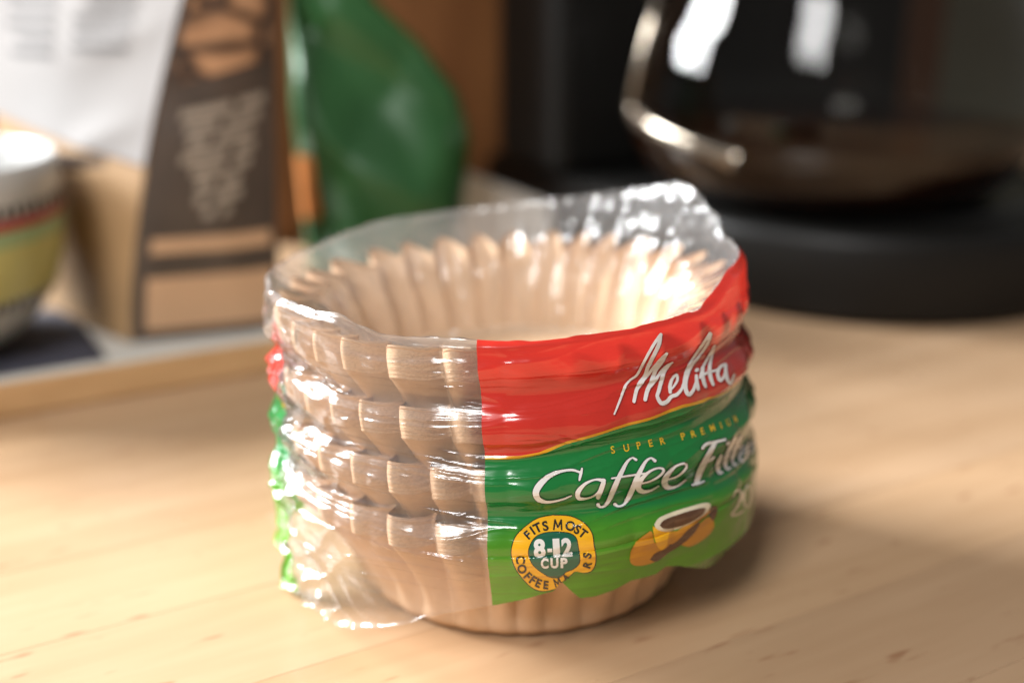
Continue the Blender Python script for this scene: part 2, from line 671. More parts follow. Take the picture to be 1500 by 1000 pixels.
# keep the film outside the paper
phk = pleat_phase(AR, 1.0)
hi_floor = 61.2 + 2.5 * np.where(Z2 > 77, 1.0, pm) + np.clip((BANDZ[3] - Z2) / RISE, 0, 3) * 0.75
lo_floor = wall_r(Z2) + 2.25 * np.clip(Z2 / ZW, 0, 1) + wall_a(Z2) + 0.6
fb = sstep(22, 32, Z2)
floor_ = lo_floor * (1 - fb) + hi_floor * fb
R2 = floor_ + np.logaddexp(0, (R2 - floor_) * 2.2) / 2.2          # soft contact with the paper
R2 += (0.25 + crumple + 0.6 * topm) * (1 - 0.85 * inlab) * edge * (0.12 * cr3 + 0.55 * cr2) + 0.22 * wr2 * (1 - 0.6 * inlab)
R2 = R2 - TOPIN * sstep(83.4, 85.4, Z2)
# inner film: over the rim, down the hollow, gathered at a seal
s = np.linspace(0, 1, NI)[1:, None]
A3 = np.repeat(AZD[None], NI - 1, 0)
U3 = (A3 + 180) / 360
zsplit = 56.0
dn = np.clip(s / 0.78, 0, 1)
Z3 = ZTOP[None] + (zsplit - ZTOP[None]) * dn - 3.0 * np.clip((s - 0.78) / 0.22, 0, 1)
rin = wall_r(Z3 - 3 * RISE - BAND) - wall_a(Z3 - 3 * RISE - BAND) * 0.75 - 0.6
rin = np.minimum(rin, 55.0 + 0.0 * rin)
R3 = R2[-1][None] + (rin - R2[-1][None]) * sstep(0, 0.22, s)
e3 = np.minimum(1, np.minimum(U3, 1 - U3) * 12)
R3 -= sstep(0.03, 0.25, s) * (2.6 * ridged(U3 * 38, Z3 / 26.0 + vnoise(U3 * 24, Z3 / 12, 2, 24), 12, 38) ** 2
                              + 0.9 * e3 * ridged(U3 * 70 + 0.05 * Z3, Z3 / 11.0, 13, 256)
                              + 0.8 * ridged(U3 * 120, Z3 / 30.0 + 1.5 * vnoise(U3 * 40, Z3 / 14, 9, 40), 4, 120) ** 2)
R3 -= (1 - sstep(0.2, 0.4, s)) * 0.8 * e3 * ridged(U3 * 110, Z3 / 5.0, 14, 110) * sstep(0, 0.06, s)
close = np.clip((s - 0.78) / 0.22, 0, 1)
R3 = R3 * (1 - close) + 4.0 * close
Zt = Z2[-1][None] + 0.5 * edge[-1][None] * (vnoise(U[-1] * 120, U[-1] * 0, 15, 120) - 0.5)[None]
Z2[-1] = Zt[0]
RA, ZA, AA = np.concatenate([R2, R3]), np.concatenate([Z2, Z3]), np.radians(np.concatenate([A2, A3]))
x, y = az_xy(AA, RA)
# skirt corner leans outward a little
WX, WY, WZ = warp(x, y, ZA)
WZ = np.maximum(WZ, 0.5)
FV = np.stack([WX, WY, WZ], -1).reshape(-1, 3)
NRW = NO + NI - 1
QF = grid_faces(NRW, NC, True)
qrow = np.repeat(np.arange(NRW - 1), NC)
qaz = np.tile(AZD, NRW - 1) + STEP / 2
front = (qrow < NO - 1) & (qaz > -5.6) & (qaz < 92)
back = (qrow < NO - 1) & ((qaz > 170) | (qaz < -66)) & (np.concatenate([Z2, Z3])[:-1].ravel() < 75)
clear = ~(front | back)
D1 = np.concatenate([Z2 - ZL1[None], Z3 * 0 + 9]).ravel()
D2 = np.concatenate([Z2 - ZL2[None], Z3 * 0 + 9]).ravel()

# clear film
m, nt, out = new_mat("clear_film")
v = coords(nt)
b = bump(nt, noise(nt, coords(nt, (1, 1, 9)), 75, 3, 0.6), 0.35, 0.0008)
fac = schlick(nt, 1.6, 0.7, b)
tr = N(nt, 'ShaderNodeBsdfTransparent')
tr.inputs[0].default_value = (0.99, 0.99, 0.988, 1)
hz = N(nt, 'ShaderNodeBsdfDiffuse')
hz.inputs[0].default_value = (0.9, 0.9, 0.9, 1)
tl = N(nt, 'ShaderNodeBsdfTranslucent')
tl.inputs[0].default_value = (0.9, 0.9, 0.9, 1)
hm = N(nt, 'ShaderNodeMixShader', i_0=0.5)
nt.links.new(hz.outputs[0], hm.inputs[1])
nt.links.new(tl.outputs[0], hm.inputs[2])
m1 = N(nt, 'ShaderNodeMixShader', i_0=0.08)
nt.links.new(tr.outputs[0], m1.inputs[1])
nt.links.new(hm.outputs[0], m1.inputs[2])
gl = N(nt, 'ShaderNodeBsdfGlossy')
gl.inputs['Roughness'].default_value = 0.18
nt.links.new(b, gl.inputs['Normal'])
m2 = N(nt, 'ShaderNodeMixShader')
nt.links.new(fac, m2.inputs[0])
nt.links.new(m1.outputs[0], m2.inputs[1])
nt.links.new(gl.outputs[0], m2.inputs[2])
nt.links.new(m2.outputs[0], out.inputs[0])
M_FILM = m


def ink_shader(nt, out, color, transl=0.22, rough=0.24):
    v = coords(nt)
    b = bump(nt, noise(nt, coords(nt, (1, 1, 7)), 60, 3, 0.6), 0.30, 0.0008)
    p = principled(nt, None, color, rough, 0, 0.5, b, 1.0, 0.09)
    t = N(nt, 'ShaderNodeBsdfTranslucent')
    if isinstance(color, bpy.types.NodeSocket):
        nt.links.new(color, t.inputs[0])
    else:
        t.inputs[0].default_value = (*color, 1)
    ms = N(nt, 'ShaderNodeMixShader', i_0=transl)
    nt.links.new(p.outputs[0], ms.inputs[1])
    nt.links.new(t.outputs[0], ms.inputs[2])
    nt.links.new(ms.outputs[0], out.inputs[0])


RED, GREEN, LIME, GOLD = (0.60, 0.030, 0.018), (0.006, 0.205, 0.040), (0.105, 0.32, 0.012), (0.80, 0.40, 0.01)
m, nt, out = new_mat("printed_film")
a1 = N(nt, 'ShaderNodeAttribute', attribute_name='band_a').outputs['Fac']
a2 = N(nt, 'ShaderNodeAttribute', attribute_name='band_b').outputs['Fac']
lime = ramp(nt, math_n(nt, 'ADD', math_n(nt, 'MULTIPLY', a2, 0.08), 0.75), [(0.0, LIME), (0.55, (0.06, 0.27, 0.012)), (0.72, (0.03, 0.24, 0.02)), (0.80, GREEN)])
c = mixc(nt, math_n(nt, 'GREATER_THAN', a1, -0.75), lime, GOLD)
c = mixc(nt, math_n(nt, 'GREATER_THAN', a1, 0.0), c, RED)
ink_shader(nt, out, c, 0.25)
M_PRINT = m

bag = thing("plastic_bag", (0, 0, 0), "crinkled clear plastic bag with red and green print around the coffee filters", "plastic bag")


def film_part(name, mask, mat):
    q = QF[mask]
    used = np.unique(q)
    idx = np.full(len(FV), -1)
    idx[used] = np.arange(len(used))
    o = mk(name, FV[used], idx[q], mat, bag)
    for nm, d in (('band_a', D1), ('band_b', D2)):
        at = o.data.attributes.new(nm, 'FLOAT', 'POINT')
        at.data.foreach_set('value', d[used].astype(np.float32))
    return o


film_part("clear_film", clear, M_FILM)
front_o = film_part("front_label", front, M_PRINT)
front_o['label'] = "red and green printed label with white lettering"
back_o = film_part("back_label", back, M_PRINT)

# ---- print on the front label: traced shapes laid on the film surface
q = QF[front]
BV = BVHTree.FromPolygons([Vector(p) for p in FV], [tuple(int(i) for i in f) for f in q])
CV = Vector(CAM)
LAYER = [0.18]


def lay(tris, level_len=1.7):
    """2D pixel triangles -> verts and faces lying on the label"""
    T_ = np.asarray(tris, float)
    for _ in range(5):
        e = max(np.linalg.norm(T_[:, 0] - T_[:, 1], axis=1).max(), np.linalg.norm(T_[:, 1] - T_[:, 2], axis=1).max(), np.linalg.norm(T_[:, 2] - T_[:, 0], axis=1).max())
        if e < max(level_len, 2.2) or len(T_) > 30000:
            break
        a, b, c = T_[:, 0], T_[:, 1], T_[:, 2]
        ab, bc, ca = (a + b) / 2, (b + c) / 2, (c + a) / 2
        T_ = np.concatenate([np.stack(t, 1) for t in ((a, ab, ca), (ab, b, bc), (ca, bc, c), (ab, bc, ca))])
    return T_


def place(chunks):
    """chunks: list of triangle arrays, each its own thin layer"""
    vs, fs = [], []
    for tr_ in chunks:
        LAYER[0] += 0.0005
        off = LAYER[0]
        T_ = lay(tr_)
        cache = {}
        for t in T_:
            ids = []
            for p in t:
                key = (round(p[0], 2), round(p[1], 2))
                if key not in cache:
                    loc, nor, _, _ = BV.ray_cast(CV, Vector(ray(p[0], p[1])))
                    if loc is None:
                        cache[key] = None
                    else:
                        if nor.dot(CV - loc) < 0:
                            nor = -nor
                        nn = (nor + Vector((loc.x, loc.y, 0)).normalized()).normalized()
                        cache[key] = len(vs)
                        vs.append(tuple(loc + nn * off))
                ids.append(cache[key])
            if None not in ids and len(set(ids)) == 3:
                a, b, c = (Vector(vs[i]) for i in ids)
                if max((a - b).length, (b - c).length, (c - a).length) < 6:
                    fs.append(ids)
    return vs, fs


def cat_rom(pts, n=6):
    p = np.array(pts, float)
    if len(p) < 3:
        return np.stack([np.linspace(p[0][i], p[-1][i], n + 1) for i in range(p.shape[1])], 1)
    q = np.concatenate([[2 * p[0] - p[1]], p, [2 * p[-1] - p[-2]]])
    o_ = []
    for i in range(1, len(q) - 2):
        for t in np.linspace(0, 1, n, endpoint=False):
            a, b, c, d = q[i - 1], q[i], q[i + 1], q[i + 2]
            o_.append(0.5 * (2 * b + (c - a) * t + (2 * a - 5 * b + 4 * c - d) * t * t + (3 * b - a - 3 * c + d) * t ** 3))
    o_.append(p[-1])
    return np.array(o_)


def stroke(pts, w, grow=0.0):
    """pts (x, y[, width]) -> triangle array of a brush stroke with round ends"""
    P_ = [(a[0], a[1], a[2] if len(a) > 2 else w) for a in pts]
    c = cat_rom(P_)
    xy, ww = c[:, :2], np.maximum(c[:, 2], 1.0) + grow * 2
    d = np.gradient(xy, axis=0)
    d /= np.linalg.norm(d, axis=1)[:, None] + 1e-9
    nrm = np.stack([-d[:, 1], d[:, 0]], 1)
    L_, R_ = xy + nrm * ww[:, None] / 2, xy - nrm * ww[:, None] / 2
    tr_ = []
    for i in range(len(xy) - 1):
        tr_ += [(L_[i], R_[i], R_[i + 1]), (L_[i], R_[i + 1], L_[i + 1])]
    res = [np.array(tr_)]
    for j in (0, -1):
        a = np.linspace(0, 2 * np.pi, 13)
        cc = xy[j][None] + np.stack([np.cos(a), np.sin(a)], 1) * ww[j] / 2
        res.append(np.array([(xy[j], cc[i], cc[i + 1]) for i in range(12)]))
    return res


def poly(pts, step=8.5):
    """closed smooth outline filled with an even triangle grid"""
    from mathutils.geometry import delaunay_2d_cdt
    p = np.array(pts, float)
    c = cat_rom(np.concatenate([p, p[:1]]), 5)[:-1]
    n = len(c)
    gx, gy = np.meshgrid(np.arange(c[:, 0].min(), c[:, 0].max(), step), np.arange(c[:, 1].min(), c[:, 1].max(), step))
    gx = gx + (np.arange(gx.shape[0]) % 2)[:, None] * step / 2
    allp = [Vector((float(q[0]), float(q[1]))) for q in c] + [Vector((float(x_), float(y_))) for x_, y_ in zip(gx.ravel(), gy.ravel())]
    ov, _, of, _, _, _ = delaunay_2d_cdt(allp, [], [list(range(n))], 1, 1e-4)
    return [np.array([[(ov[i].x, ov[i].y) for i in f] for f in of if len(f) == 3])]


def to_px(chunks, ox, oy, sc):
    return [np.array(c) / sc + np.array([ox, oy]) for c in chunks]


GLYPH = {}


def glyph(s, bold=0.0):
    if (s, bold) not in GLYPH:
        cu = bpy.data.curves.new("lettering", 'FONT')
        cu.body = s
        cu.offset = bold
        cu.resolution_u = 4
        ob = bpy.data.objects.new("lettering", cu)
        COL.objects.link(ob)
        dg = bpy.context.evaluated_depsgraph_get()
        me = ob.evaluated_get(dg).to_mesh()
        me.calc_loop_triangles()
        v_ = np.array([tuple(q.co)[:2] for q in me.vertices])
        t_ = np.array([[v_[i] for i in lt.vertices] for lt in me.loop_triangles])
        mn, mx = v_.min(0), v_.max(0)
        ob.evaluated_get(dg).to_mesh_clear()
        bpy.data.objects.remove(ob)
        bpy.data.curves.remove(cu)
        GLYPH[(s, bold)] = ((t_ - (mn + mx) / 2) / (mx - mn)[None, None], (mx - mn))
    return GLYPH[(s, bold)]


def letter(s, cx, cy, h, ang=0.0, wscale=1.0, bold=0.02, width=None, shear=0.0):
    """glyph centred at cx, cy (y down), cap height h, rotated clockwise by ang degrees"""
    if s == 'M' and bold > 0.02:
        a = rad(ang)
        ww = h * 0.42 * wscale
        q = np.array([(-ww, h / 2), (-ww * 0.8, -h / 2), (0, h * 0.28), (ww * 0.8, -h / 2), (ww, h / 2)])
        q = np.stack([q[:, 0] * math.cos(a) - q[:, 1] * math.sin(a), q[:, 0] * math.sin(a) + q[:, 1] * math.cos(a)], 1) + np.array([cx, cy])
        res = []
        for i in range(4):
            res += stroke([tuple(q[i]), tuple(q[i + 1])], h * 0.17)
        return res
    t_, dim = glyph(s, bold)
    hh = h * (dim[1] / 0.72 if s not in ('-',) else dim[1] / 0.72)
    ww = width if width else h * dim[0] / 0.72 * wscale
    p = t_ * np.array([ww, -hh])[None, None]
    p[..., 0] += -p[..., 1] * shear
    a = rad(ang)
    r = np.stack([p[..., 0] * math.cos(a) - p[..., 1] * math.sin(a), p[..., 0] * math.sin(a) + p[..., 1] * math.cos(a)], -1)
    return [r + np.array([cx, cy])]


def ink(name, color, transl=0.12):
    m, nt, out = new_mat(name)
    v = coords(nt)
    c = mixc(nt, noise(nt, v, 300, 3), [x * 0.92 for x in color], color)
    ink_shader(nt, out, c, transl)
    return m


M_WHITE = ink("white_ink", (0.80, 0.80, 0.78))
M_SHADOWINK = ink("dark_green_ink", (0.004, 0.055, 0.030))
M_DARKRED = ink("dark_red_ink", (0.30, 0.014, 0.012))
M_GOLD = ink("gold_ink", (0.78, 0.50, 0.02))
M_YELLOW = ink("yellow_ink", (0.86, 0.45, 0.006))
M_BLACK = ink("black_ink", (0.012, 0.012, 0.010))
M_BADGE = ink("badge_green_ink", (0.006, 0.12, 0.065))
M_CREAM = ink("cream_ink", (0.78, 0.70, 0.52))
M_BROWN = ink("brown_ink", (0.10, 0.040, 0.015))
M_ORANGE = ink("orange_ink", (0.55, 0.24, 0.012))


def print_part(name, chunks, mat, parent=None):
    vs, fs = place(chunks)
    if not fs:
        return None
    return mk(name, np.array(vs), [tuple(f) for f in fs], mat, parent or front_o, True)


# script lettering on the red band
ML = [
    ([(120, 850, 14), (165, 740, 20), (215, 605, 24), (262, 540, 20), (325, 490, 22), (375, 400, 24), (430, 300, 26), (485, 205, 28), (543, 122, 30)], 24),
    ([(543, 125, 30), (525, 215, 36), (475, 320, 34), (425, 420, 34), (400, 495, 34), (350, 570, 34), (320, 640, 34), (300, 735, 30)], 34),
    ([(320, 640, 20), (400, 525, 26), (480, 420, 28), (540, 350, 28), (597, 295, 24)], 28),
    ([(597, 297, 24), (550, 375, 32), (495, 450, 36), (460, 550, 38), (420, 640, 38), (402, 718, 34)], 36),
    ([(420, 640, 20), (490, 545, 28), (560, 445, 28), (610, 400, 22), (652, 375, 14)], 26),
    ([(640, 380, 16), (580, 450, 34), (550, 545, 36), (525, 640, 34), (512, 690, 32), (548, 750, 38), (600, 735, 36), (640, 690, 34), (690, 672, 32), (735, 620, 26), (755, 560, 24)], 34),
    ([(630, 650, 30), (628, 590, 32), (650, 525, 26), (688, 492, 24), (695, 540, 24), (665, 595, 20), (632, 630, 18)], 26),
    ([(750, 590, 24), (770, 480, 28), (800, 405, 24), (860, 305, 22), (930, 205, 26), (993, 112, 28)], 24),
    ([(998, 118, 28), (975, 195, 24), (900, 310, 22), (830, 400, 24), (790, 480, 32), (768, 570, 38), (775, 640, 38), (802, 672, 36), (840, 630, 30), (865, 560, 24)], 30),
    ([(868, 500, 26), (872, 560, 34), (885, 622, 32)], 32),
    ([(868, 452, 30), (878, 444, 30)], 30),
    ([(900, 520, 18), (925, 430, 26), (970, 340, 20), (1010, 265, 20), (1035, 225, 18)], 22),
    ([(925, 430, 34), (922, 490, 36), (935, 555, 36), (952, 600, 28)], 34),
    ([(1032, 232, 18), (1008, 320, 22), (990, 410, 32), (990, 480, 36), (1005, 540, 34), (1022, 582, 26)], 32),
    ([(935, 490, 22), (990, 465, 24), (1050, 450, 20), (1090, 425, 22)], 22),
    ([(1130, 398, 28), (1085, 420, 28), (1062, 480, 32), (1082, 540, 32), (1112, 520, 26), (1138, 455, 26)], 28),
    ([(1135, 398, 26), (1136, 470, 32), (1155, 545, 32), (1182, 565, 26), (1212, 490, 16)], 28),
]
sh, wh = [], []
for pts, w in ML:
    wh += to_px(stroke(pts, w), 880, 470, 6.25)
    sh += to_px(stroke([(a[0] + 8, a[1] + 8, a[2]) for a in pts], w, 1.0), 880, 470, 6.25)
print_part("script_shadow", sh, M_DARKRED)
LAYER[0] += 0.03
print_part("script_lettering", wh, M_WHITE)

# italic product lettering
CF = [
    [(352, 368, 12), (345, 400, 18), (336, 438, 12)],
    [(345, 392, 14), (290, 376, 14), (220, 384, 18), (150, 412, 28), (95, 460, 38), (64, 512, 40), (78, 555, 32), (125, 574, 18), (180, 570, 12), (235, 556, 10), (285, 535, 7)],
    [(488, 442, 26), (435, 436, 12), (372, 462, 18), (328, 512, 30), (332, 550, 24), (378, 552, 12), (432, 532, 10), (470, 490, 16), (488, 448, 26), (470, 500, 30), (452, 545, 26)],
    [(690, 312, 16), (665, 300, 12), (632, 328, 18), (604, 380, 26), (574, 440, 30), (548, 500, 32), (524, 555, 28), (495, 598, 16), (465, 606, 14), (452, 592, 22)],
    [(808, 318, 20), (782, 302, 12), (750, 324, 18), (722, 372, 26), (692, 432, 30), (668, 492, 32), (642, 548, 28), (612, 594, 16), (578, 604, 14), (558, 590, 22)],
    [(538, 428, 10), (640, 412, 12), (748, 396, 10)],
    [(705, 462, 10), (780, 444, 10), (842, 408, 14), (862, 376, 16), (828, 364, 12), (770, 388, 16), (718, 440, 30), (703, 482, 36), (728, 508, 28), (778, 504, 14), (832, 474, 8)],
    [(872, 438, 10), (945, 416, 10), (995, 374, 14), (1005, 344, 14), (980, 336, 12), (930, 358, 16), (882, 412, 32), (868, 456, 38), (892, 486, 28), (945, 478, 14), (1000, 438, 8)],
    [(1105, 240, 16), (1130, 214, 18), (1190, 200, 18), (1248, 186, 14)],
    [(1182, 208, 26), (1135, 296, 34), (1092, 378, 36), (1068, 455, 32)],
    [(1042, 470, 12), (1080, 462, 12), (1115, 448, 10)],
    [(1118, 328, 10), (1150, 316, 12), (1176, 296, 14)],
    [(1222, 288, 18), (1200, 345, 26), (1210, 392, 24), (1232, 392, 10)],
    [(1262, 212, 18), (1270, 204, 16)],
    [(1308, 178, 16), (1268, 260, 24), (1246, 335, 24), (1262, 372, 18), (1282, 362, 10)],
    [(1345, 165, 14), (1310, 245, 20), (1292, 315, 20), (1306, 348, 16), (1324, 336, 8)],
    [(1298, 252, 8), (1352, 226, 8)],
    [(1342, 292, 8), (1376, 256, 10), (1378, 232, 10), (1354, 246, 14), (1336, 296, 20), (1350, 324, 14), (1376, 300, 8)],
    [(1392, 216, 12), (1386, 262, 16), (1380, 302, 14)],
    [(1390, 240, 8), (1408, 206, 12)],
    [(1436, 186, 8), (1418, 204, 10), (1424, 236, 14), (1412, 268, 12), (1398, 270, 8)],
]
sh, wh = [], []
for pts in CF:
    wh += to_px(stroke(pts, 12), 770, 600, 4.2857)
    sh += to_px(stroke(pts, 12, 4.8), 770, 600, 4.2857)
LAYER[0] = 0.18
print_part("product_outline", sh, M_SHADOWINK)
LAYER[0] += 0.03
print_part("product_lettering", wh, M_WHITE)

g = []
for ch, x_, y_, w_ in (("S", 545, 250, 1), ("U", 630, 238, 1), ("P", 708, 222, 1), ("E", 782, 208, 1), ("R", 856, 194, 1),
                       ("P", 985, 165, 1), ("R", 1050, 150, .95), ("E", 1107, 133, .9), ("M", 1168, 112, .8), ("I", 1222, 97, .8), ("U", 1268, 80, .6), ("M", 1312, 58, .45)):
    g += letter(ch, x_, y_, 46, -11 - (x_ - 545) * 0.012, w_ * 0.86, 0.012)
LAYER[0] = 0.18
print_part("small_gold_lettering", to_px(g, 770, 600, 4.2857), M_GOLD)

# round badge
outer = [(530, 140), (680, 152), (800, 215), (862, 300), (878, 400), (894, 490), (885, 570), (850, 620), (790, 632), (720, 622), (680, 650), (600, 715), (555, 765),
         (450, 788), (360, 765), (280, 692), (212, 600), (177, 500), (177, 420), (212, 322), (290, 242), (400, 168)]
inner = [(560, 285), (660, 295), (720, 332), (740, 400), (755, 500), (748, 552), (700, 598), (640, 622), (600, 658), (560, 672), (490, 660), (410, 610), (350, 550),
         (322, 470), (335, 400), (380, 330), (460, 295)]
cxy = np.array([530, 465])
grow = lambda pts, k: [tuple(cxy + (np.array(p) - cxy) * k) for p in pts]
Z4 = (720, 730, 5.882)
LAYER[0] = 0.18
print_part("badge_border", to_px(poly(grow(outer, 1.022)), *Z4), M_BLACK)
LAYER[0] += 0.03
print_part("badge_ring", to_px(poly(outer), *Z4), M_YELLOW)
LAYER[0] += 0.03
print_part("badge_line", to_px(poly(grow(inner, 1.035)), *Z4), M_BLACK)
LAYER[0] += 0.03
print_part("badge_centre", to_px(poly(inner), *Z4), M_BADGE)
g = []
for ch, x_, y_, a_, h_ in (("F", 312, 308, -42, 74), ("I", 352, 272, -34, 78), ("T", 395, 248, -26, 80), ("S", 462, 232, -14, 82), ("M", 570, 222, 2, 84), ("O", 676, 232, 12, 80), ("S", 738, 262, 24, 78), ("T", 786, 296, 38, 74),
                           ("C", 250, 520, 88, 74), ("O", 262, 598, 64, 74), ("F", 312, 660, 48, 72), ("F", 356, 694, 36, 72), ("E", 404, 720, 22, 72), ("E", 468, 736, 6, 70),
                           ("M", 566, 712, -22, 66), ("A", 636, 668, -36, 48), ("R", 822, 560, -72, 66), ("S", 822, 484, -84, 70)):
    g += letter(ch, x_, y_, h_, a_, 0.95, 0.036)
LAYER[0] += 0.03
print_part("badge_lettering", to_px(g, *Z4), M_BLACK)
g = letter("8", 412, 425, 150, -3, 1, 0.05, 100) + letter("-", 500, 438, 130, -3, 1, 0.03, 40) + letter("1", 556, 420, 148, -3, 1, 0.05, 58) + letter("2", 645, 414, 146, -3, 1, 0.05, 92)
for ch, x_, w_ in (("C", 456, 66), ("U", 540, 68), ("P", 622, 60)):
    g += letter(ch, x_, 550 - (x_ - 456) * 0.03, 80, -2, 1, 0.045, w_)
LAYER[0] += 0.03
print_part("badge_numbers", to_px(g, *Z4), M_WHITE)

# small picture of a coffee cup, and the count at the turn of the label
Z5 = (900, 680, 5.5555)
beans = poly([(122, 770), (132, 700), (180, 622), (255, 562), (302, 545), (330, 640), (420, 625), (450, 690), (380, 760), (270, 808), (180, 820), (135, 802)])
beans += poly([(540, 652), (600, 570), (700, 470), (765, 425), (806, 470), (790, 540), (705, 618), (610, 664)])
LAYER[0] = 0.18
print_part("picture_beans", to_px(beans, *Z5), M_ORANGE)
LAYER[0] += 0.03
print_part("picture_shade", to_px(poly([(285, 770), (330, 715), (420, 672), (520, 560), (610, 500), (690, 470), (640, 560), (540, 650), (430, 720), (340, 785)])
                                  + poly([(760, 395), (775, 350), (820, 335), (835, 370), (810, 440), (790, 450)]), *Z5), M_BROWN)
LAYER[0] += 0.03
print_part("picture_cup", to_px(poly([(308, 500), (318, 580), (345, 660), (385, 690), (425, 640), (450, 540), (390, 530)]), *Z5), M_YELLOW)
print_part("picture_cup_side", to_px(poly([(440, 545), (430, 640), (500, 620), (600, 520), (740, 420), (765, 370), (600, 475), (510, 535)]), *Z5), M_ORANGE)
LAYER[0] += 0.03
print_part("picture_rim", to_px(poly([(320, 485), (360, 432), (480, 380), (620, 338), (715, 312), (766, 315), (774, 345), (735, 395), (620, 472), (500, 528), (400, 540), (336, 518)]), *Z5), M_CREAM)
LAYER[0] += 0.03
print_part("picture_coffee", to_px(poly([(362, 490), (402, 447), (520, 402), (640, 366), (718, 350), (733, 370), (690, 420), (580, 480), (470, 512), (392, 516)]), *Z5), M_BROWN)
num = []
for pts in ([(960, 262, 8), (985, 215, 14), (1022, 214, 22), (1026, 270, 24), (992, 345, 18), (948, 408, 16), (995, 404, 18), (1048, 372, 12)],
            [(1078, 170, 12), (1050, 240, 20), (1052, 320, 20), (1080, 345, 12), (1100, 290, 16), (1104, 210, 14), (1085, 170, 10)]):
    num += stroke(pts, 16)
LAYER[0] = 0.18
print_part("count_lettering", to_px(num, *Z5), M_CREAM)

# ------------------------------------------------------------------ tray and what stands on it
M_TRAYTOP = plain("pale_tray_edge", (0.62, 0.60, 0.55), 0.5)
m, nt, out = new_mat("tray_wood")
v = coords(nt, (1, 1, 1), rot=(0, 0, -GA))
g_ = noise(nt, coords(nt, (0.15, 0.6, 1), rot=(0, 0, -GA)), 80, 4)
principled(nt, out, ramp(nt, g_, [(0.3, (0.44, 0.26, 0.12)), (0.7, (0.56, 0.35, 0.18))]), 0.5)
M_TRAY = m
tray_c = np.array([-150.0, 128.0])
te, tn = tray_c @ E1, tray_c @ E2
tray = thing("serving_tray", (*P(te - 80, tn + 70)[:2], 0), "low wooden tray with a pale rim, under the mug and coffee bag", "tray")
e_l, e_r, nb_ = te - 330, te + 92, tn + 148
box("floor", P((e_l + e_r) / 2, (tn + nb_) / 2, 3.2), ((e_r - e_l) / 2 - 7, (nb_ - tn) / 2 - 7, 2.8), M_TRAYTOP, tray, GA, 0)
for nm, c_, h_ in (("front_rim", P((e_l + e_r) / 2, tn + 4, 7.2), ((e_r - e_l) / 2, 4, 7)), ("back_rim", P((e_l + e_r) / 2, nb_ - 4, 7.2), ((e_r - e_l) / 2, 4, 7)),
                   ("side_rim", P(e_r - 4, (tn + nb_) / 2, 7.2), (4, (nb_ - tn) / 2 - 8.02, 7)), ("side_rim", P(e_l + 4, (tn + nb_) / 2, 7.2), (4, (nb_ - tn) / 2 - 8.02, 7))):
    o = box(nm, c_, h_, M_TRAY, tray, GA, 1.4)
    cap = box("rim_facing", (c_[0], c_[1], 14.45), (h_[0] - 0.8, h_[1] - 0.8, 0.35), M_TRAYTOP, o, GA, 0.2)

# dark folded cloth under the mug
M_CLOTH = plain("dark_blue_cloth", (0.045, 0.045, 0.065), 0.9, vary=0.5, scale=350, bmp=0.5)
cn = 40
uu, vv = np.meshgrid(np.linspace(-1, 1, cn), np.linspace(-1, 1, cn))
cc = P(-100, 247)
cx_ = -228 + 44 * uu * E1[0] + 46 * vv * E2[0]
cy_ = 166 + 44 * uu * E1[1] + 46 * vv * E2[1]
cz_ = 8.4 + 0.9 * vnoise(uu * 4 + 9, vv * 4 + 9, 3) - 1.9 * np.maximum(np.abs(uu), np.abs(vv)) ** 12
V = np.stack([cx_, cy_, cz_], -1).reshape(-1, 3)
Vb = V.copy()
Vb[:, 2] = 6.02
ff = grid_faces(cn, cn)
cl = mk("folded_cloth", np.concatenate([V, Vb]), np.concatenate([ff, ff[:, ::-1] + cn * cn]), M_CLOTH)
cl['label'] = "dark blue grey cloth lying on the tray under the striped mug"
cl['category'] = "cloth"

# striped mug
MC = (-250.0, 160.0, 8.9)
M_CERAMIC = plain("white_glaze", (0.50, 0.50, 0.49), 0.18, spec=0.5, vary=0.03)
mug = thing("striped_mug", MC, "white ceramic mug with yellow, green, red and black painted bands on the tray", "mug")
mo = [(0.5, 0.3), (26, 0.3), (31, 1.2), (40, 6), (49, 14), (56.5, 26), (60.5, 40), (62.3, 56), (62.8, 70), (62.5, 79), (61.6, 80.4), (60.0, 80.4), (59.0, 79), (58.6, 60), (56.5, 40), (51.5, 25), (40, 10.5), (26, 6.5), (0.5, 6)]
lathe("body", mo, MC, M_CERAMIC, mug, 96)


def mug_r(z):
    p = np.array(mo[3:10])
    return np.interp(z, p[:, 1], p[:, 0])


def ring(name, z0, z1, mat, off=0.25, dashes=0):
    zz = np.linspace(z0, z1, 7)
    if not dashes:
        pr_ = [(mug_r(z) + off, z) for z in zz]
        return lathe(name, pr_, MC, mat, mug, 96)
    vs, fs = [], []
    for d in range(dashes):
        a0 = 2 * math.pi * d / dashes
        a1 = a0 + 2 * math.pi / dashes * 0.58
        b0 = len(vs)
        for z in (z0, (z0 + z1) / 2, z1):
            for a in (a0, (a0 + a1) / 2, a1):
                r = mug_r(z) + off
                vs.append((MC[0] + r * math.cos(a), MC[1] + r * math.sin(a), MC[2] + z))
        for r_ in range(2):
            for c_ in range(2):
                i = b0 + r_ * 3 + c_
                fs.append((i, i + 1, i + 4, i + 3))
    return mk(name, vs, fs, mat, mug)


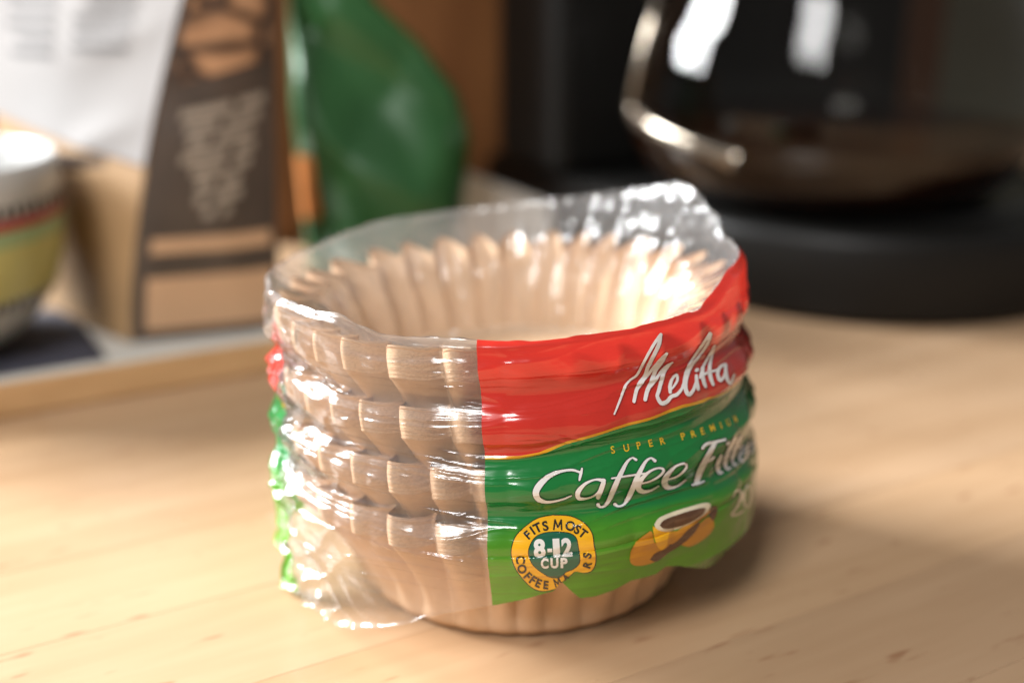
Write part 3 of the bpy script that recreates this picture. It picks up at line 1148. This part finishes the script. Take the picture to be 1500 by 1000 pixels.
ring("red_band", 57.0, 61.0, plain("red_glaze", (0.46, 0.05, 0.045), 0.25))
ring("green_band", 50.5, 57.0, plain("pale_green_glaze", (0.30, 0.42, 0.22), 0.25))
ring("yellow_band", 28.5, 50.5, plain("yellow_green_glaze", (0.50, 0.47, 0.17), 0.25))
M_BG = plain("black_glaze", (0.02, 0.02, 0.022), 0.25)
ring("black_dash_band", 61.6, 66.5, M_BG, 0.28, 76)
ring("black_dash_band", 23.5, 28.2, M_BG, 0.28, 76)
ring("red_dash_band", 57.6, 60.4, plain("dark_red_glaze", (0.28, 0.03, 0.03), 0.25), 0.5, 64)

# coffee bag
BA = {'A': (-167, 176), 'B': (-106, 198), 'C': (-180, 262), 'D': (-240, 240)}
BT = {'A': (-136, 199), 'B': (-104, 226), 'C': (-186, 268), 'D': (-245, 246)}
BZ0, BZ1 = 6.1, 178.0
M_KRAFTBAG = plain("coffee_bag_kraft", (0.38, 0.235, 0.115), 0.55, vary=0.22, scale=22, bmp=0.2)
M_BAGDARK = plain("coffee_bag_dark_print", (0.062, 0.042, 0.030), 0.5, vary=0.6, scale=40)
M_BAGWHITE = plain("paper_label_white", (0.26, 0.245, 0.237), 0.6, vary=0.04)
M_BAGGREY = plain("coffee_bag_beige_print", (0.30, 0.245, 0.19), 0.55, vary=0.2, scale=50)
M_BAGTAN = plain("coffee_bag_tan_print", (0.50, 0.30, 0.17), 0.55, vary=0.15, scale=30)
M_FADED = plain("faded_grey_print", (0.11, 0.105, 0.105), 0.6)


def bag_pt(e0, e1, s_, t_, off=0.0):
    """point on the bag's face from edge e0 to e1; s_ across, t_ up; bulges outward"""
    t_ = np.asarray(t_, float)
    s_ = np.asarray(s_, float)
    tt = np.clip(t_ * (BZ1 - BZ0) / 148, 0, 1.2) ** 1.5
    p0 = np.array(BA[e0])[:, None] * (1 - tt) + np.array(BT[e0])[:, None] * tt
    p1 = np.array(BA[e1])[:, None] * (1 - tt) + np.array(BT[e1])[:, None] * tt
    d = p1 - p0
    n_ = np.stack([d[1], -d[0]])
    n_ = n_ / np.linalg.norm(n_, axis=0)
    cen = np.array([-173.0, 222.0])[:, None]
    sg = np.sign(((p0 + p1) / 2 - cen) * n_).sum(0)
    n_ = n_ * np.where((((p0 + p1) / 2 - cen) * n_).sum(0) < 0, -1, 1)
    bul = 4.5 * np.sin(np.pi * np.clip(s_, 0, 1)) * np.sin(np.pi * np.clip(t_ * 0.9 + 0.05, 0, 1)) + 2.6 * (ridged(s_ * 2.3 + 3 + t_, t_ * 4.5 + s_, 4) - 0.5) * np.sin(np.pi * np.clip(s_, 0, 1))
    p = p0 + d * s_ + n_ * (bul + off)
    return np.stack([p[0], p[1], BZ0 + t_ * (BZ1 - BZ0)], -1)


cbag = thing("coffee_bean_bag", (-173, 222, BZ0), "kraft coffee bean bag with white paper label and dark printed side, standing on the tray", "coffee bag")


def patch(name, e0, e1, s0, s1, t0, t1, mat, off, ns=18, ntt=24, parent=None, shape=None):
    ss, tt = np.meshgrid(np.linspace(s0, s1, ns), np.linspace(t0, t1, ntt))
    if shape is not None:
        tt = shape(ss, tt)
    p = bag_pt(e0, e1, ss.ravel(), tt.ravel(), off)
    return mk(name, p, grid_faces(ntt, ns), mat, parent or cbag)


ss, tt = np.linspace(0, 1, 40), np.linspace(0, 1, 60)
rows = []
for t_ in tt:
    loop = [bag_pt(a, b, ss[:-1], np.full(39, t_)) for a, b in (('A', 'B'), ('B', 'C'), ('C', 'D'), ('D', 'A'))]
    rows.append(np.concatenate(loop))
nl = len(rows[0])
V = np.concatenate(rows)
F_ = [tuple(int(i) for i in f) for f in grid_faces(60, nl, True)] + [tuple(range(nl))[::-1], tuple(range(59 * nl, 60 * nl))]
mk("body", V, F_, M_KRAFTBAG, cbag)
dark = patch("dark_panel", 'A', 'B', 0.0, 0.99, 0.005, 0.99, M_BAGDARK, 0.9, 36, 48)
m, nt, out = new_mat("hands_of_beans_print")
v = coords(nt, (1, 1, 1), rot=(0, rad(-25), 0))
vo = N(nt, 'ShaderNodeTexVoronoi', feature='DISTANCE_TO_EDGE')
vo.inputs['Scale'].default_value = 42
nt.links.new(coords(nt, (1.0, 1.0, 1.9), rot=(0, rad(28), 0)), vo.inputs['Vector'])
c = ramp(nt, vo.outputs['Distance'], [(0.06, (0.045, 0.025, 0.016)), (0.20, (0.42, 0.22, 0.11)), (0.5, (0.58, 0.34, 0.19))])
principled(nt, out, c, 0.4)
M_PHOTO = m
patch("photo_print", 'A', 'B', 0.06, 0.90, 0.66, 0.98, M_PHOTO, 1.4, 36, 36, parent=dark, shape=lambda a, b: b + 0.07 * (a - 0.5) * (0.98 - b) / 0.32)
for i in range(8):
    t0 = 0.585 - i * 0.036
    s0_, s1_ = 0.12 + 0.035 * i + 0.08 * random.random(), 0.90 - 0.03 * i - 0.08 * random.random()
    cut = s0_ + (s1_ - s0_) * random.uniform(0.3, 0.7)
    for q0, q1 in ((s0_, cut - 0.03), (cut + 0.03, s1_)):
        patch("print_line", 'A', 'B', q0, q1, t0 - 0.024, t0, M_BAGGREY, 1.4, 14, 4, dark, shape=lambda a, b: b + 0.05 * (a - 0.5))
patch("beige_strip", 'A', 'B', 0.10, 0.94, 0.225, 0.262, M_BAGTAN, 1.4, 30, 4, dark)
patch("beige_box", 'A', 'B', 0.09, 0.96, 0.03, 0.165, M_BAGTAN, 1.4, 30, 8, dark)
lab = patch("paper_label", 'A', 'D', -0.004, 0.99, 0.46, 0.985, M_BAGWHITE, 1.8, 40, 40, shape=lambda a, b: b + 0.09 * (a - 0.2) * (0.985 - b) / 0.52)
for grp in range(2):
    for i in range(7):
        t0 = 0.93 - i * 0.035 - grp * 0.02
        patch("text_line", 'A', 'D', 0.18 + grp * 0.36, 0.46 + grp * 0.36 - 0.08 * random.random(), t0 - 0.014, t0, M_FADED, 2.3, 12, 3, lab)
patch("label_shadow", 'A', 'D', 0.22, 0.95, 0.415, 0.452, M_BAGDARK, 0.5, 14, 4)  # dark strip painted as the shadow under the paper label's lower edge

# green foil pouch on the counter behind the tray
m, nt, out = new_mat("green_foil")
v = coords(nt)
c = ramp(nt, noise(nt, v, 16, 3), [(0.3, (0.017, 0.075, 0.020)), (0.7, (0.034, 0.13, 0.038))])
principled(nt, out, c, 0.33, 0.1, 0.6, bump(nt, noise(nt, v, 60, 2), 0.15, 0.002))
M_FOIL = m
zz = np.linspace(0, 190, 60)
xr = np.interp(zz, [0, 45, 80, 100, 125, 146, 190], [-32, -26, -23, -28, -46, -68, -78])
xl = np.interp(zz, [0, 100, 190], [-104, -108, -106])
th_ = np.interp(zz, [0, 20, 60, 110, 150, 190], [20, 24, 24, 17, 7, 1.5])
ang = np.linspace(0, 2 * np.pi, 80, endpoint=False)


def pouch_pt(i_z, a_, off=0.0):
    xc, w_ = (xr[i_z] + xl[i_z]) / 2, (xr[i_z] - xl[i_z]) / 2
    ca, sa = np.cos(a_), np.sin(a_)
    fold = 5.0 * (np.abs(((a_ * 1.7 + zz[i_z] * 0.021) % 2) - 1) - 0.5) * np.clip(-sa, 0, 1) * math.sin(math.pi * min(1, zz[i_z] / 170))
    z_i = zz[i_z]
    xx = xc + w_ * ca
    for fx_, fz_, ph_, am_ in ((0.008, 0.011, 0.30, 15.0), (-0.013, 0.006, 0.55, 8.0)):
        fold = fold + am_ * (2 * np.abs(((xx * fx_ + z_i * fz_ + ph_) % 1.0) - 0.5) - 0.5) * np.clip(-sa * 1.5, 0, 1) * min(1, th_[i_z] / 15)
    x_ = xc + (w_ + off) * np.sign(ca) * np.abs(ca) ** 0.8
    y_ = 276 + 0.18 * (x_ + 65) + (th_[i_z] + off) * np.sign(sa) * np.abs(sa) ** 0.9 + fold
    return np.stack([x_, y_, np.full_like(a_, zz[i_z] + 0.2)], -1)


V = np.concatenate([pouch_pt(i, ang) for i in range(60)])
F_ = [tuple(int(k) for k in f) for f in grid_faces(60, 80, True)] + [tuple(range(80))[::-1], tuple(range(59 * 80, 60 * 80))]
pouch = thing("foil_pouch", (-66, 276, 0), "shiny dark green foil pouch with a small orange sticker, beside the coffee bag", "pouch")
mk("body", V, F_, M_FOIL, pouch)
ids = [i for i in range(60) if 40 < zz[i] < 76]
aa = np.linspace(np.pi + 0.12, np.pi + 0.78, 10)
V = np.concatenate([pouch_pt(i, aa, 0.5) for i in ids])
mk("sticker", V, grid_faces(len(ids), 10), plain("orange_sticker", (0.62, 0.22, 0.05), 0.5), pouch)

# white folded paper packet behind the filter pack
pk = [(-33, 322), (24, 352), (14, 372), (-42, 342)]
tops = [57, 30, 29, 55]
V = [(p[0], p[1], 0.2) for p in pk] + [(p[0] * 0.96 - 1, p[1] + 3, t) for p, t in zip(pk, tops)]
o = mk("paper_packet", V, BOX_F, plain("white_packet_paper", (0.66, 0.63, 0.58), 0.7), None, False)
bevel(o, 2.5, 3)
o['label'] = "white folded paper packet with a sloping top, between green pouch and coffee maker"
o['category'] = "packet"

# ------------------------------------------------------------------ coffee maker and its carafe
M_BLACKPL = plain("black_plastic", (0.007, 0.0066, 0.006), 0.45, spec=0.22, bmp=0.1)
M_PLATE = plain("warming_plate_enamel", (0.006, 0.006, 0.006), 0.3)
BC = np.array([192.0, 340.0])
be, bn = BC @ E1, BC @ E2
maker = thing("coffee_maker", (*BC, 0), "black drip coffee maker with round base, standing on the counter", "coffee maker")
RB = 127.0


def outline(r):
    a_ = np.linspace(np.pi, 2 * np.pi, 49)
    pts = [(be + r * math.cos(t), bn + r * math.sin(t)) for t in a_]
    pts += [(be + r, 398.0), (be - r, 398.0)]
    return pts


prof = [(RB - 5, 0.2), (RB - 2, 1.5), (RB, 6), (RB, 38), (RB - 1.5, 42), (RB - 5, 44)]
rows = [np.array([P(e_, n_, z_) for e_, n_ in outline(r_)]) for r_, z_ in prof]
nl = len(rows[0])
V = np.concatenate(rows)
F_ = [tuple(int(k) for k in f) for f in grid_faces(len(prof), nl, True)] + [tuple(range(nl))[::-1], tuple(range((len(prof) - 1) * nl, len(prof) * nl))]
mk("base", V, F_, M_BLACKPL, maker)
box("column", P(be + 6, bn + 140, 160), (140, 36, 115.9), M_BLACKPL, maker, GA, 8)
box("brew_head", P(be + 5, bn + 60, 300), (120, 130, 24), M_BLACKPL, maker, GA, 10)
lathe("warming_plate", [(0.5, 46.5), (88, 46.5), (92, 46), (93, 44), (93, 43.5)], (*BC, 0), M_PLATE, maker)

m, nt, out = new_mat("carafe_glass")
tr = N(nt, 'ShaderNodeBsdfTransparent')
tr.inputs[0].default_value = (0.74, 0.73, 0.70, 1)
gl = N(nt, 'ShaderNodeBsdfGlossy')
gl.inputs['Roughness'].default_value = 0.03
ms = N(nt, 'ShaderNodeMixShader')
nt.links.new(schlick(nt, 0.8, 0.9), ms.inputs[0])
nt.links.new(tr.outputs[0], ms.inputs[1])
nt.links.new(gl.outputs[0], ms.inputs[2])
nt.links.new(ms.outputs[0], out.inputs[0])
M_GLASS = m
CC = (166.0, 320.0, 46.7)
carafe = thing("glass_carafe", CC, "round glass carafe with black coffee, standing on the coffee maker's plate", "carafe")
cp = [(0.5, 0.2), (70, 0.2), (80, 1.2), (89, 6), (97, 14), (103, 25), (106.5, 38), (107, 50), (105, 66), (100, 84), (92, 104), (80, 126), (66, 146), (56, 160), (54, 168)]


def cr_(z):
    q_ = np.array(cp[1:])
    return float(np.interp(z, q_[:, 1], q_[:, 0]))


zs = np.concatenate([[0.2, 0.6, 1.2], np.linspace(3, 168, 60)])
lathe("glass", [(0.5, 0.2)] + [(cr_(z), z) for z in zs], CC, M_GLASS, carafe, 128)
m, nt, out = new_mat("black_coffee")
v = coords(nt)
principled(nt, out, mixc(nt, noise(nt, v, 20), (0.010, 0.0035, 0.0015), (0.018, 0.006, 0.0025)), 0.12, 0, 0.5)
LV = 34.0
lathe("coffee", [(0.5, 1.6)] + [(cr_(z) - 1.2, z) for z in np.linspace(1.6, LV, 24)] + [(cr_(LV) - 2.0, LV + 0.05), (0.5, LV)], CC, m, carafe, 128)
lathe("neck_band", [(cr_(150) + 0.6, 150), (cr_(150) + 2.2, 151), (cr_(164) + 2.2, 163), (cr_(164) + 0.6, 164)], CC, M_BLACKPL, carafe, 96)

# added metal tube shaped as the glass edge highlight, side and under belly
highlight_px = [(972, -40), (958, 20), (941, 80), (929, 130), (926, 165), (955, 188), (1005, 208), (1050, 226), (1078, 238)]
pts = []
for px_, py_ in highlight_px:
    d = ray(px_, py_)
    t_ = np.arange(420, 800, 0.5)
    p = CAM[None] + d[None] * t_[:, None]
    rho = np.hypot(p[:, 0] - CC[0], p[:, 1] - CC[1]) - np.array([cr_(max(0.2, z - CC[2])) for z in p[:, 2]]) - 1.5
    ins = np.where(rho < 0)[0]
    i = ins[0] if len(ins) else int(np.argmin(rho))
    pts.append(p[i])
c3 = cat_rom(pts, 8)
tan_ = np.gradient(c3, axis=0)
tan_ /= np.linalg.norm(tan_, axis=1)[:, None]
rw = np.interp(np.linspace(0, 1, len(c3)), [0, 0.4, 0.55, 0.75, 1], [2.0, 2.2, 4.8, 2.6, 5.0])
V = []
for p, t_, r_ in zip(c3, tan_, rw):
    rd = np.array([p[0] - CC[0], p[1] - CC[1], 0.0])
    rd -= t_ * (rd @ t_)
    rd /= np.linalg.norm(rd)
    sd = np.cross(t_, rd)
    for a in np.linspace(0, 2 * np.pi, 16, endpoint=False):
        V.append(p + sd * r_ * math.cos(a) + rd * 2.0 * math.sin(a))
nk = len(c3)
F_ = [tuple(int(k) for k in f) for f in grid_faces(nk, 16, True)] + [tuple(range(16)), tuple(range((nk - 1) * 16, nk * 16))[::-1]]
mk("glass_highlight", V, F_, plain("highlight_metal", (0.36, 0.31, 0.25), 0.24, 0.95), carafe)
